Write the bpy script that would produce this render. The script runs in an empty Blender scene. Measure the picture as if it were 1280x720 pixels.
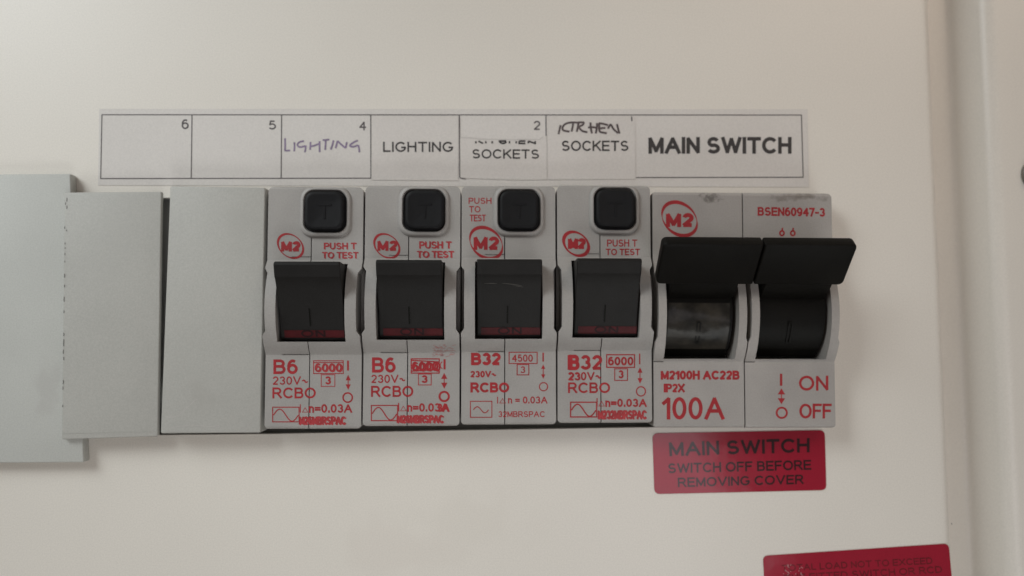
import bpy, bmesh, math, random
from mathutils import Vector, Matrix

random.seed(7)
MM = 0.001
sc = bpy.context.scene
COL = sc.collection

# ------------------------------------------------------------------ camera
# World: the white cover lies in the plane y = 0 and faces -Y; X right, Z up.
# The origin is the foot of the perpendicular from the lens to the cover.
F_PX = 967.0                       # focal length in pixels of the 1280 x 720 photograph
D_PANEL = 150.5                    # mm from the lens to the cover
YAW, PITCH = math.atan(0.029), math.atan(0.053)
cam_d = bpy.data.cameras.new('camera')
cam = bpy.data.objects.new('camera', cam_d)
COL.objects.link(cam)
cam.location = (0, -D_PANEL * MM, 0)
cam.rotation_euler = (math.radians(90) + PITCH, 0, -YAW)
cam_d.sensor_width = 36
cam_d.lens = 36 * F_PX / 1280
cam_d.clip_start = 0.005
cam_d.clip_end = 20
cam_d.dof.use_dof = True
cam_d.dof.focus_distance = 0.1395
cam_d.dof.aperture_fstop = 9.0
sc.camera = cam
CAM_M = cam.rotation_euler.to_matrix()

# ------------------------------------------------------------------ light
world = bpy.data.worlds.new('World')
sc.world = world
world.use_nodes = True
bg = world.node_tree.nodes['Background']
bg.inputs[0].default_value = (1.0, 0.90, 0.80, 1)
bg.inputs[1].default_value = 0.165


def area(name, loc, target, size, power, color, spread=180):
    d = bpy.data.lights.new(name, 'AREA')
    d.shape = 'RECTANGLE'
    d.size, d.size_y = size
    d.energy = power
    d.color = color
    d.spread = math.radians(spread)
    o = bpy.data.objects.new(name, d)
    COL.objects.link(o)
    o.location = loc
    o.rotation_euler = (Vector(target) - Vector(loc)).to_track_quat('-Z', 'Y').to_euler()
    return o


area('window_light', (-0.33, -0.24, 0.27), (-0.105, 0, 0.045), (0.26, 0.26), 0.240, (0.92, 0.98, 0.99), 58)
area('low_light', (0.10, -0.20, -0.27), (0.035, 0, -0.060), (0.30, 0.12), 0.046, (0.97, 1.0, 0.99), 46)  # added lamp, brightens the bottom of the cover and spares the middle
area('corner_fill_light', (0.22, -0.20, 0.25), (0.09, 0, 0.09), (0.14, 0.14), 0.020, (1.0, 0.84, 0.70), 36)  # added fill with a narrow beam, lifts only the top right corner
area('edge_highlight_light', (0.70, -0.50, 0.06), (0.12, 0, 0.0), (0.05, 0.7), 0.10, (1.0, 0.93, 0.87))  # added strip lamp for highlights on the rounded edges at the right
g = area('glare_light', (0.118, -0.50, -0.110), (0.03, 0, -0.026), (0.13, 0.24), 0.24, (1.0, 0.94, 1.0))  # added lamp, mirrored as glare in the red label, also some fill
g.rotation_euler.rotate_axis('Z', math.radians(28))

sc.view_settings.view_transform = 'Standard'
sc.view_settings.look = 'None'
sc.view_settings.gamma = 1
sc.view_settings.exposure = 0
sc.render.engine = 'CYCLES'
sc.cycles.max_bounces = 8
sc.cycles.use_denoising = True


# ------------------------------------------------------------------ helpers
def P(px, py, h):
    """Point (metres) at height h mm above the cover, found on the sight line of a photograph pixel."""
    d = CAM_M @ Vector(((px - 640) / F_PX, (360 - py) / F_PX, -1))
    t = (D_PANEL - h) * MM / d.y
    return Vector((0, -D_PANEL * MM, 0)) + d * t


MATS = {}


def mat(name, color, rough=0.5, vary=0.05, scale=60.0, grain=0.03, bump=0.0, bump_scale=900.0, coat=0.0,
        metallic=0.0, spec=0.5, dirt=None, coat_rough=0.08):
    if name in MATS:
        return MATS[name]
    m = bpy.data.materials.new(name)
    m.use_nodes = True
    nt = m.node_tree
    N, L = nt.nodes, nt.links
    b = N['Principled BSDF']
    b.inputs['Roughness'].default_value = rough
    b.inputs['Metallic'].default_value = metallic
    b.inputs['Specular IOR Level'].default_value = spec
    b.inputs['Coat Weight'].default_value = coat
    b.inputs['Coat Roughness'].default_value = coat_rough
    tc = N.new('ShaderNodeNewGeometry')
    n1 = N.new('ShaderNodeTexNoise')
    n1.inputs['Scale'].default_value = scale
    n1.inputs['Detail'].default_value = 4
    L.new(tc.outputs['Position'], n1.inputs['Vector'])
    n2 = N.new('ShaderNodeTexNoise')
    n2.inputs['Scale'].default_value = 3800
    n2.inputs['Detail'].default_value = 2
    L.new(tc.outputs['Position'], n2.inputs['Vector'])

    def mr(src, amp):
        r = N.new('ShaderNodeMapRange')
        r.inputs['From Min'].default_value = 0.25
        r.inputs['From Max'].default_value = 0.75
        r.inputs['To Min'].default_value = 1 - amp
        r.inputs['To Max'].default_value = 1 + amp
        L.new(src, r.inputs['Value'])
        return r.outputs['Result']
    mul = N.new('ShaderNodeMath')
    mul.operation = 'MULTIPLY'
    L.new(mr(n1.outputs['Fac'], vary), mul.inputs[0])
    L.new(mr(n2.outputs['Fac'], grain), mul.inputs[1])
    vm = N.new('ShaderNodeVectorMath')
    vm.operation = 'SCALE'
    vm.inputs[0].default_value = color[:3]
    L.new(mul.outputs[0], vm.inputs['Scale'])
    out = vm.outputs['Vector']
    if dirt:
        # dirt: list of (centre, radii (x, z) in metres, colour, strength): smudges with ragged outlines
        for (c, rad, dc, st, nscale) in dirt:
            mp = N.new('ShaderNodeMapping')
            mp.vector_type = 'TEXTURE'
            mp.inputs['Location'].default_value = c
            mp.inputs['Scale'].default_value = (rad[0], 1, rad[1])
            L.new(tc.outputs['Position'], mp.inputs['Vector'])
            sp = N.new('ShaderNodeVectorMath')
            sp.operation = 'MULTIPLY'
            sp.inputs[1].default_value = (1, 0, 1)
            L.new(mp.outputs[0], sp.inputs[0])
            ln = N.new('ShaderNodeVectorMath')
            ln.operation = 'LENGTH'
            L.new(sp.outputs[0], ln.inputs[0])
            nn = N.new('ShaderNodeTexNoise')
            nn.inputs['Scale'].default_value = nscale
            nn.inputs['Detail'].default_value = 5
            L.new(tc.outputs['Position'], nn.inputs['Vector'])
            ma = N.new('ShaderNodeMath')
            ma.operation = 'MULTIPLY_ADD'
            ma.inputs[1].default_value = 2.4
            L.new(nn.outputs['Fac'], ma.inputs[0])
            L.new(ln.outputs['Value'], ma.inputs[2])
            r = N.new('ShaderNodeMapRange')
            r.interpolation_type = 'SMOOTHSTEP'
            r.inputs['From Min'].default_value = 1.35
            r.inputs['From Max'].default_value = 2.15
            r.inputs['To Min'].default_value = st
            r.inputs['To Max'].default_value = 0
            L.new(ma.outputs[0], r.inputs['Value'])
            mx = N.new('ShaderNodeMix')
            mx.data_type = 'RGBA'
            L.new(r.outputs['Result'], mx.inputs['Factor'])
            L.new(out, mx.inputs['A'])
            mx.inputs['B'].default_value = (*dc, 1)
            out = mx.outputs['Result']
    L.new(out, b.inputs['Base Color'])
    if bump:
        n3 = N.new('ShaderNodeTexNoise')
        n3.inputs['Scale'].default_value = bump_scale
        n3.inputs['Detail'].default_value = 3
        L.new(tc.outputs['Position'], n3.inputs['Vector'])
        bp = N.new('ShaderNodeBump')
        bp.inputs['Strength'].default_value = bump
        bp.inputs['Distance'].default_value = 0.0002
        L.new(n3.outputs['Fac'], bp.inputs['Height'])
        L.new(bp.outputs['Normal'], b.inputs['Normal'])
        if coat:
            L.new(bp.outputs['Normal'], b.inputs['Coat Normal'])
    MATS[name] = m
    return m


def tag(o, label=None, cat=None, group=None, kind=None):
    if label:
        o['label'] = label
    if cat:
        o['category'] = cat
    if group:
        o['group'] = group
    if kind:
        o['kind'] = kind
    return o


def empty(name, loc, rot=None):
    o = bpy.data.objects.new(name, None)
    COL.objects.link(o)
    o.empty_display_size = 0.01
    M = Matrix.Translation(loc)
    if rot is not None:
        M = M @ rot.to_4x4()
    o.matrix_world = M
    o['m'] = [v for row in M for v in row]
    return o


def frame_of(o):
    """World matrix of a thing (or of the thing a part belongs to)."""
    while o.parent is not None:
        o = o.parent
    v = o['m']
    return Matrix((v[0:4], v[4:8], v[8:12], v[12:16]))


def link(name, me, material, parent=None, smooth=35):
    if smooth:
        me.polygons.foreach_set('use_smooth', [True] * len(me.polygons))
        me.set_sharp_from_angle(angle=math.radians(smooth))
    me.materials.clear()
    me.materials.append(material)
    o = bpy.data.objects.new(name, me)
    COL.objects.link(o)
    if parent is not None:
        o.parent = parent
    return o


def bm_mesh(bm, name='m'):
    me = bpy.data.meshes.new(name)
    bm.normal_update()
    bm.to_mesh(me)
    bm.free()
    return me


def world_mesh(verts, faces, parent=None, name='m'):
    """Mesh from world points; when parented, expressed in the parent thing's frame."""
    if parent is not None:
        inv = frame_of(parent).inverted()
        verts = [inv @ Vector(v) for v in verts]
    me = bpy.data.meshes.new(name)
    me.from_pydata([tuple(v) for v in verts], [], faces)
    me.update()
    return me


def bevel_bm(bm, w, seg=2, ang=30):
    bm.normal_update()
    es = [e for e in bm.edges if len(e.link_faces) == 2 and e.calc_face_angle(0) > math.radians(ang)]
    bmesh.ops.bevel(bm, geom=es, offset=w * MM, segments=seg, profile=0.5, affect='EDGES', clamp_overlap=True)
    return bm


def prism_vh(profile, u0, u1):
    """Closed (v, h) profile in mm, extruded from u0 to u1. Local axes: x = u, z = v, y = -h."""
    bm = bmesh.new()
    a = [bm.verts.new((u0 * MM, -h * MM, v * MM)) for v, h in profile]
    b = [bm.verts.new((u1 * MM, -h * MM, v * MM)) for v, h in profile]
    n = len(profile)
    bm.faces.new(a)
    bm.faces.new(b[::-1])
    for i in range(n):
        bm.faces.new((a[i], b[i], b[(i + 1) % n], a[(i + 1) % n])[::-1])
    bmesh.ops.recalc_face_normals(bm, faces=bm.faces)
    return bm


def prism_uv(outline, h0, h1):
    """Closed (u, v) outline in mm, from h0 up to h1."""
    bm = bmesh.new()
    a = [bm.verts.new((u * MM, -h0 * MM, v * MM)) for u, v in outline]
    b = [bm.verts.new((u * MM, -h1 * MM, v * MM)) for u, v in outline]
    n = len(outline)
    bm.faces.new(a)
    bm.faces.new(b[::-1])
    for i in range(n):
        bm.faces.new((a[i], b[i], b[(i + 1) % n], a[(i + 1) % n])[::-1])
    bmesh.ops.recalc_face_normals(bm, faces=bm.faces)
    return bm


def box_bm(u0, u1, v0, v1, h0, h1):
    return prism_uv([(u0, v0), (u1, v0), (u1, v1), (u0, v1)], h0, h1)


def join_bm(dst, src):
    me = bpy.data.meshes.new('t')
    src.to_mesh(me)
    src.free()
    dst.from_mesh(me)
    bpy.data.meshes.remove(me)
    return dst


def boolean(bm, cutters):
    """bm minus every cutter; returns a bmesh."""
    me = bm_mesh(bm, 'base')
    o = bpy.data.objects.new('tmp', me)
    COL.objects.link(o)
    tmp = [o]
    for c in cutters:
        co = bpy.data.objects.new('cut', bm_mesh(c, 'cut'))
        COL.objects.link(co)
        tmp.append(co)
        md = o.modifiers.new('b', 'BOOLEAN')
        md.operation = 'DIFFERENCE'
        md.solver = 'EXACT'
        md.object = co
    dg = bpy.context.evaluated_depsgraph_get()
    res = bpy.data.meshes.new_from_object(o.evaluated_get(dg))
    out = bmesh.new()
    out.from_mesh(res)
    for t in tmp:
        m_ = t.data
        bpy.data.objects.remove(t)
        bpy.data.meshes.remove(m_)
    bpy.data.meshes.remove(res)
    return out


def rrect(w, h, r, n=6, cx=0, cy=0):
    pts = []
    for k, (sx, sy) in enumerate(((1, -1), (1, 1), (-1, 1), (-1, -1))):
        for i in range(n + 1):
            a = math.radians(-90 + 90 * k + 90 * i / n)
            pts.append((cx + sx * (w / 2 - r) + r * math.cos(a), cy + sy * (h / 2 - r) + r * math.sin(a)))
    return pts


def loft(loops, cap=True):
    """loops: list of (list of (u, v), h): a skin through equal loops, closed at the last one."""
    bm = bmesh.new()
    vs = [[bm.verts.new((u * MM, -h * MM, v * MM)) for u, v in lp] for lp, h in loops]
    n = len(vs[0])
    for a, b in zip(vs, vs[1:]):
        for i in range(n):
            bm.faces.new((a[i], a[(i + 1) % n], b[(i + 1) % n], b[i]))
    if cap:
        bm.faces.new(vs[-1])
        bm.faces.new(vs[0][::-1])
    bmesh.ops.recalc_face_normals(bm, faces=bm.faces)
    return bm


# ---- flat print: every stroke is a thin sheet a few hundredths of a millimetre above its surface
def bil(q, s, t):
    """q: TL, TR, BR, BL pixels; s to the right, t downwards."""
    (ax, ay), (bx, by), (cx, cy), (dx, dy) = q
    return (ax * (1 - s) * (1 - t) + bx * s * (1 - t) + cx * s * t + dx * (1 - s) * t,
            ay * (1 - s) * (1 - t) + by * s * (1 - t) + cy * s * t + dy * (1 - s) * t)


def R(x0, y0, x1, y1, sl=0.0):
    """Rectangle in pixels; sl tilts it: the right end sl pixels lower."""
    return ((x0, y0), (x1, y0 + sl), (x1, y1 + sl), (x0, y1))


def _arc(cx, cy, rx, ry, a0, a1, n=14):
    return [(cx + rx * math.cos(math.radians(a0 + (a1 - a0) * i / n)), cy + ry * math.sin(math.radians(a0 + (a1 - a0) * i / n)))
            for i in range(n + 1)]


# plain grotesque capitals as pen strokes: (width, strokes), cap height 1, y downwards
GLYPH = {
    'A': (.92, [[(0, 1), (.46, 0), (.92, 1)], [(.17, .64), (.75, .64)]]),
    'B': (.72, [[(0, 0), (0, 1)], [(0, 0)] + _arc(.42, .235, .24, .235, -90, 90) + [(0, .47)], [(0, .47)] + _arc(.44, .735, .28, .265, -90, 90) + [(0, 1)]]),
    'C': (.86, [_arc(.47, .5, .47, .5, -38, -322, 26)]),
    'D': (.80, [[(0, 0), (0, 1)], [(0, 0)] + _arc(.32, .5, .48, .5, -90, 90, 18) + [(0, 1)]]),
    'E': (.68, [[(.68, 0), (0, 0), (0, 1), (.68, 1)], [(0, .48), (.62, .48)]]),
    'F': (.64, [[(.64, 0), (0, 0), (0, 1)], [(0, .48), (.56, .48)]]),
    'G': (.90, [_arc(.47, .5, .47, .5, -42, -330, 26) + [(.90, .56), (.52, .56)]]),
    'H': (.74, [[(0, 0), (0, 1)], [(.74, 0), (.74, 1)], [(0, .47), (.74, .47)]]),
    'I': (.0, [[(0, 0), (0, 1)]]),
    'K': (.76, [[(0, 0), (0, 1)], [(.74, 0), (0, .64)], [(.28, .40), (.78, 1)]]),
    'L': (.58, [[(0, 0), (0, 1), (.58, 1)]]),
    'M': (.88, [[(0, 1), (0, 0), (.44, .92), (.88, 0), (.88, 1)]]),
    'N': (.74, [[(0, 1), (0, 0), (.74, 1), (.74, 0)]]),
    'O': (.96, [_arc(.48, .5, .48, .5, 0, 360, 32)]),
    'P': (.70, [[(0, 1), (0, 0)] + _arc(.43, .27, .27, .27, -90, 90) + [(0, .54)]]),
    'R': (.78, [[(0, 1), (0, 0)] + _arc(.45, .265, .27, .265, -90, 90) + [(0, .53)], [(.42, .53), (.78, 1)]]),
    'S': (.76, [_arc(.38, .26, .32, .26, -25, -250, 16) + _arc(.38, .74, .36, .255, -80, 155, 16)]),
    'T': (.76, [[(0, 0), (.76, 0)], [(.38, 0), (.38, 1)]]),
    'U': (.74, [[(0, 0)] + _arc(.37, .63, .37, .37, 180, 0, 16) + [(.74, 0)]]),
    'V': (.86, [[(0, 0), (.43, 1), (.86, 0)]]),
    'W': (1.24, [[(0, 0), (.31, 1), (.62, .03), (.93, 1), (1.24, 0)]]),
    'X': (.82, [[(0, 0), (.82, 1)], [(.82, 0), (0, 1)]]),
    '0': (.60, [_arc(.30, .5, .30, .5, 0, 360, 28)]),
    '1': (.26, [[(0, .22), (.26, 0), (.26, 1)]]),
    '2': (.60, [_arc(.30, .29, .29, .29, -170, 30, 16) + [(.46, .52), (.02, 1), (.60, 1)]]),
    '3': (.60, [_arc(.29, .25, .26, .25, -165, 90, 16), _arc(.29, .74, .30, .26, -90, 165, 16)]),
    '4': (.66, [[(.50, 1), (.50, 0), (0, .68), (.66, .68)]]),
    '5': (.60, [[(.54, 0), (.12, 0), (.05, .48)] + _arc(.29, .68, .31, .32, -140, 150, 18)]),
    '6': (.60, [[(.50, .08)] + _arc(.32, .5, .32, .5, -75, -180, 8), _arc(.30, .68, .30, .32, 0, 360, 24)]),
    '7': (.58, [[(0, 0), (.58, 0), (.20, 1)]]),
    '9': (.60, [[(.08, .92)] + _arc(.28, .5, .32, .5, 105, 0, 8), _arc(.30, .32, .30, .32, 0, 360, 24)]),
    'n': (.50, [[(0, .28), (0, 1)], [(0, .62)] + _arc(.25, .54, .25, .24, 180, 360, 12) + [(.50, 1)]]),
    '=': (.58, [[(0, .40), (.58, .40)], [(0, .70), (.58, .70)]]),
    '-': (.34, [[(0, .58), (.34, .58)]]),
    '.': (.06, [[(.03, .90), (.03, 1.0)]]),
    '~': (.66, [_arc(.165, .60, .165, .15, 180, 360, 8) + _arc(.495, .60, .165, .15, 180, 0, 8)[1:]]),
    ' ': (.22, []),
}


def pen_stroke(verts, faces, pts, w, h, square=True):
    """A stroke with square ends, cut into separate ribbons where it turns sharply."""
    n = len(pts)
    if n > 3 and math.hypot(pts[0][0] - pts[-1][0], pts[0][1] - pts[-1][1]) < 0.1:
        return ribbon(verts, faces, pts, w, h)
    runs, run, joint = [], [pts[0]], [0.5 if square else 0.0]
    for i in range(1, n):
        run.append(pts[i])
        if i < n - 1:
            a0 = math.atan2(pts[i][1] - pts[i - 1][1], pts[i][0] - pts[i - 1][0])
            a1 = math.atan2(pts[i + 1][1] - pts[i][1], pts[i + 1][0] - pts[i][0])
            turn = abs((a1 - a0 + math.pi) % (2 * math.pi) - math.pi)
            if turn > math.radians(48):
                runs.append(run)
                joint.append(0.5 if turn < math.radians(115) else 0.3)
                run = [pts[i]]
    runs.append(run)
    joint.append(0.5 if square else 0.0)
    for k, r in enumerate(runs):
        r = list(r)
        for end, e in ((0, joint[k]), (-1, joint[k + 1])):
            p, q = r[end], r[1 if end == 0 else -2]
            l = math.hypot(p[0] - q[0], p[1] - q[1]) or 1e-6
            r[end] = (p[0] + (p[0] - q[0]) / l * w * e, p[1] + (p[1] - q[1]) / l * w * e)
        ribbon(verts, faces, r, w, h + 0.0004 * k)


def ribbon(verts, faces, pts, w, h):
    """A mitred ribbon w pixels wide along pixel points (closed when the ends meet)."""
    q = [pts[0]]
    for p in pts[1:]:
        if math.hypot(p[0] - q[-1][0], p[1] - q[-1][1]) > 0.05:
            q.append(p)
    pts = q
    closed = len(pts) > 3 and math.hypot(pts[0][0] - pts[-1][0], pts[0][1] - pts[-1][1]) < 0.1
    if closed:
        pts = pts[:-1]
    n = len(pts)
    if n < 2:
        return
    base = len(verts)
    for i, (x, y) in enumerate(pts):
        dirs = []
        if closed or i > 0:
            p = pts[i - 1]
            l = math.hypot(x - p[0], y - p[1])
            dirs.append(((x - p[0]) / l, (y - p[1]) / l))
        if closed or i < n - 1:
            p = pts[(i + 1) % n]
            l = math.hypot(p[0] - x, p[1] - y)
            dirs.append(((p[0] - x) / l, (p[1] - y) / l))
        if len(dirs) == 1:
            nx, ny, m = -dirs[0][1], dirs[0][0], 1.0
        else:
            nx, ny = -(dirs[0][1] + dirs[1][1]), dirs[0][0] + dirs[1][0]
            l = math.hypot(nx, ny) or 1e-6
            nx, ny = nx / l, ny / l
            c = nx * -dirs[0][1] + ny * dirs[0][0]
            m = 1 / max(c, 0.72)
        o = w / 2 * m
        verts.append(P(x + nx * o, y + ny * o, h))
        verts.append(P(x - nx * o, y - ny * o, h))
    for i in range(n if closed else n - 1):
        a, b = base + 2 * i, base + 2 * ((i + 1) % n)
        faces.append((a, b, b + 1, a + 1))


def text(name, s, quad, h, material, parent, bold=0.0, clip=None, track=0.19, weight=None):
    """Lettering drawn with the strokes above, fitted into a pixel quad TL, TR, BR, BL (outer edges of the capitals)."""
    hpx = math.hypot(quad[0][0] - quad[3][0], quad[0][1] - quad[3][1])
    wpx = math.hypot(quad[0][0] - quad[1][0], quad[0][1] - quad[1][1])
    w = weight or hpx * (0.160 + bold * 2.6)
    if s == 'I':
        w = wpx
    x, items = 0.0, []
    for ch in s:
        gw, st = GLYPH[ch]
        gw, st = gw * .88, [[(a * .88, b) for a, b in l] for l in st]
        items.append((x, st, ch not in 'CGS23569~'))
        x += gw + (track + w / hpx * .55 if ch != ' ' else .18)
    total = x - (track + w / hpx * .55)
    ix, iy = min(w / 2 / max(wpx, .1), .49), min(w / 2 / hpx, .49)
    vs, fs = [], []
    k = 0
    for gx, st, square in items:
        for l in st:
            pts = []
            for (a, b) in l:
                s_ = ix + (1 - 2 * ix) * ((gx + a) / total) if total > 1e-6 else .5
                t_ = iy + (1 - 2 * iy) * b if True else iy + (1 - 2 * iy) * b
                pts.append((s_, t_))
            if clip is not None:
                pts = [(a, max(b, clip)) for a, b in pts]
                if all(b <= clip + 1e-6 for a, b in pts):
                    continue
                # keep the parts below the tear
                runs, run = [], []
                for q in pts:
                    if q[1] > clip + 1e-6:
                        run.append(q)
                    else:
                        if run:
                            run.append(q)
                            runs.append(run)
                        run = [q]
                if len(run) > 1:
                    runs.append(run)
            else:
                runs = [pts]
            for r_ in runs:
                pen_stroke(vs, fs, [bil(quad, a, b) for a, b in r_], w, h + 0.0015 * (k % 5), square and clip is None)
                k += 1
    return link(name, world_mesh(vs, fs, parent), material, parent, smooth=0)


def stroke_faces(verts, faces, pts, w, h, closed=False, taper=None):
    """A ribbon w pixels wide along pixel points."""
    n = len(pts)
    base = len(verts)
    for i, (x, y) in enumerate(pts):
        if closed:
            p, q = pts[(i - 1) % n], pts[(i + 1) % n]
        else:
            p, q = pts[max(i - 1, 0)], pts[min(i + 1, n - 1)]
        dx, dy = q[0] - p[0], q[1] - p[1]
        l = math.hypot(dx, dy) or 1
        ww = (w if taper is None else w * taper(i / max(n - 1, 1))) / 2
        ox, oy = -dy / l * ww, dx / l * ww
        verts.append(P(x + ox, y + oy, h))
        verts.append(P(x - ox, y - oy, h))
    for i in range(n if closed else n - 1):
        a, b = base + 2 * i, base + 2 * ((i + 1) % n)
        faces.append((a, a + 1, b + 1, b))


def strokes(name, lines, w, h, material, parent, closed=False, taper=None):
    vs, fs = [], []
    for k, l in enumerate(lines):
        stroke_faces(vs, fs, l, w, h + 0.002 * k, closed, taper)
    return link(name, world_mesh(vs, fs, parent), material, parent, smooth=0)


def smooth_line(pts, n=5):
    out = []
    for i in range(len(pts) - 1):
        p0, p1 = pts[max(i - 1, 0)], pts[i]
        p2, p3 = pts[i + 1], pts[min(i + 2, len(pts) - 1)]
        for k in range(n):
            t = k / n
            out.append(tuple(0.5 * ((2 * b) + (-a + c) * t + (2 * a - 5 * b + 4 * c - d) * t * t +
                                    (-a + 3 * b - 3 * c + d) * t ** 3) for a, b, c, d in zip(p0, p1, p2, p3)))
    out.append(pts[-1])
    return out


def ring_pts(cx, cy, rx, ry, n=40, rot=0.0):
    c, s = math.cos(rot), math.sin(rot)
    return [(cx + rx * math.cos(a) * c - ry * math.sin(a) * s, cy + rx * math.cos(a) * s + ry * math.sin(a) * c)
            for a in (2 * math.pi * i / n for i in range(n))]


def rect_frame(x0, y0, x1, y1, w):
    return [[(x0 - w / 2, y0), (x1 + w / 2, y0)], [(x0 - w / 2, y1), (x1 + w / 2, y1)],
            [(x0, y0), (x0, y1)], [(x1, y0), (x1, y1)]]


def poly_fill(name, polys, h, material, parent):
    vs, fs = [], []
    for p in polys:
        b = len(vs)
        vs += [P(x, y, h) for x, y in p]
        fs.append(tuple(range(b, b + len(p))))
    return link(name, world_mesh(vs, fs, parent), material, parent, smooth=0)


def sheet(name, outline_px, h0, thick, material, parent=None, bev=0.0):
    """A flat plate whose front outline is given in pixels at height h0 + thick; its back has the same outline."""
    front = [P(x, y, h0 + thick) for x, y in outline_px]
    back = [Vector((v.x, -h0 * MM, v.z)) for v in front]
    inv = frame_of(parent).inverted() if parent is not None else Matrix.Identity(4)
    bm = bmesh.new()
    a = [bm.verts.new(inv @ v) for v in front]
    b = [bm.verts.new(inv @ v) for v in back]
    n = len(a)
    bm.faces.new(a)
    bm.faces.new(b[::-1])
    for i in range(n):
        bm.faces.new((a[i], b[i], b[(i + 1) % n], a[(i + 1) % n]))
    bmesh.ops.recalc_face_normals(bm, faces=bm.faces)
    if bev:
        bevel_bm(bm, bev, 3)
    return link(name, bm_mesh(bm), material, parent, smooth=18)


def rounded_quad(q, r, n=5):
    """Pixel quad with rounded corners."""
    out = []
    for i in range(4):
        p, a, b = Vector(q[i]), Vector(q[i - 1]), Vector(q[(i + 1) % 4])
        s = p + (a - p).normalized() * r
        e = p + (b - p).normalized() * r
        for k in range(n + 1):
            t = k / n
            out.append(tuple(s * (1 - t) ** 2 + p * 2 * t * (1 - t) + e * t * t))
    return out


# ------------------------------------------------------------------ materials
c_smudge = P(600, 655, 0)
c_smudge2 = P(500, 690, 0)
M_PANEL = mat('cover_paint', (0.705, 0.666, 0.608), 0.36, 0.03, 22, 0.065, 0.06, 700,
              dirt=[(c_smudge, (0.015, 0.008), (0.58, 0.54, 0.48), 0.16, 130),
                    (c_smudge2, (0.014, 0.008), (0.60, 0.54, 0.49), 0.18, 110)])
DIRT = [(P(250, 500, 4), (0.006, 0.004), (0.36, 0.345, 0.32), 0.5, 260), (P(140, 300, 4), (0.007, 0.012), (0.38, 0.37, 0.345), 0.35, 150),
        (P(300, 270, 4), (0.006, 0.004), (0.37, 0.36, 0.335), 0.35, 240), (P(60, 480, 2), (0.004, 0.006), (0.40, 0.39, 0.37), 0.4, 300)]
M_PLATE = mat('plate_plastic', (0.485, 0.49, 0.462), 0.55, 0.05, 55, 0.085, 0.10, 1500, dirt=DIRT)
M_BLANK = mat('blank_plastic', (0.405, 0.398, 0.370), 0.55, 0.06, 55, 0.085, 0.10, 1500, dirt=DIRT)
M_CASE = mat('case_plastic', (0.330, 0.314, 0.298), 0.5, 0.09, 120, 0.075, 0.08, 1500)
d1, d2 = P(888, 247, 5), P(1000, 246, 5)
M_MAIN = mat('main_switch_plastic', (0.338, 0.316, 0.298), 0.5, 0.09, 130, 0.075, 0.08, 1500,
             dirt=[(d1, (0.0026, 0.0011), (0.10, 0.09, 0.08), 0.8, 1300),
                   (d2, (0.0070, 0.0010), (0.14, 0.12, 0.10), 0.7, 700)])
M_BLACK = mat('toggle_plastic', (0.012, 0.011, 0.0105), 0.55, 0.12, 300, 0.06, 0.10, 2500, spec=0.22)
M_HANDLE = mat('handle_plastic', (0.0050, 0.0045, 0.0036), 0.5, 0.15, 300, 0.10, 0.10, 2500, spec=0.12)
M_BUTTON = mat('button_plastic', (0.0075, 0.0075, 0.0085), 0.55, 0.1, 300, 0.06, 0.06, 2500, spec=0.2)
M_FLAG = mat('flag_red', (0.060, 0.004, 0.006), 0.5, 0.35, 400, 0.05, spec=0.2)
M_FLAGINK = mat('flag_ink', (0.018, 0.003, 0.004), 0.5, spec=0.2)
M_INSIDE = mat('inside_dark', (0.12, 0.12, 0.11), 0.7)
M_BACKING = mat('slot_backing_grey', (0.34, 0.34, 0.32), 0.6)
M_FILM = mat('scuffed_clear_film', (0.019, 0.016, 0.012), 0.5, 0.95, 330, 0.06, 1.0, 190, coat=0.14, coat_rough=0.18, spec=0.15)
M_RED = mat('red_print', (0.32, 0.011, 0.017), 0.6, 0.16, 700, 0.08)
M_REDTHIN = mat('worn_red_print', (0.36, 0.03, 0.036), 0.6, 0.25, 900, 0.1)
M_INK = mat('black_print', (0.035, 0.03, 0.03), 0.6, 0.15, 600, 0.05)
M_RULE = mat('grey_rule', (0.075, 0.065, 0.068), 0.6, 0.2, 500, 0.05)
M_PEN = mat('purple_pen', (0.22, 0.17, 0.26), 0.6, 0.3, 900, 0.05)
M_PEN2 = mat('brown_marker', (0.085, 0.062, 0.064), 0.6, 0.3, 900, 0.05)
M_PAPER = mat('strip_paper', (0.615, 0.583, 0.553), 0.6, 0.03, 60, 0.06, 0.05, 1800)
M_STICK = mat('sticker_paper', (0.60, 0.565, 0.535), 0.6, 0.03, 80, 0.06, 0.05, 1800)
M_CREASE = mat('torn_paper_edge', (0.50, 0.47, 0.45), 0.7, 0.05, 500, 0.04)
M_LABEL = mat('red_label', (0.29, 0.005, 0.023), 0.6, 0.05, 200, 0.05, 0.35, 120, coat=0.7, coat_rough=0.13, spec=0.1)
M_LABELINK = mat('label_ink', (0.028, 0.005, 0.008), 0.6, 0.1, 600, 0.05, 0.35, 120, coat=0.7, coat_rough=0.13, spec=0.1)
M_FAINT = mat('faint_label_ink', (0.13, 0.006, 0.012), 0.6, 0.2, 600, 0.05, 0.35, 120, coat=0.7, coat_rough=0.13, spec=0.1)
M_STEEL = mat('screw_metal', (0.24, 0.225, 0.20), 0.5, 0.1, 500, 0.05, metallic=0.9)
M_GRIME = mat('grime', (0.17, 0.165, 0.155), 0.8, 0.3, 900, 0.1)

# ------------------------------------------------------------------ the enclosure: cover with its slot, channel and outer frame
unit = empty('consumer_unit', Vector((0, 0, 0)))
tag(unit, 'cream painted steel front cover holding the whole row of switches', 'enclosure')


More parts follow.
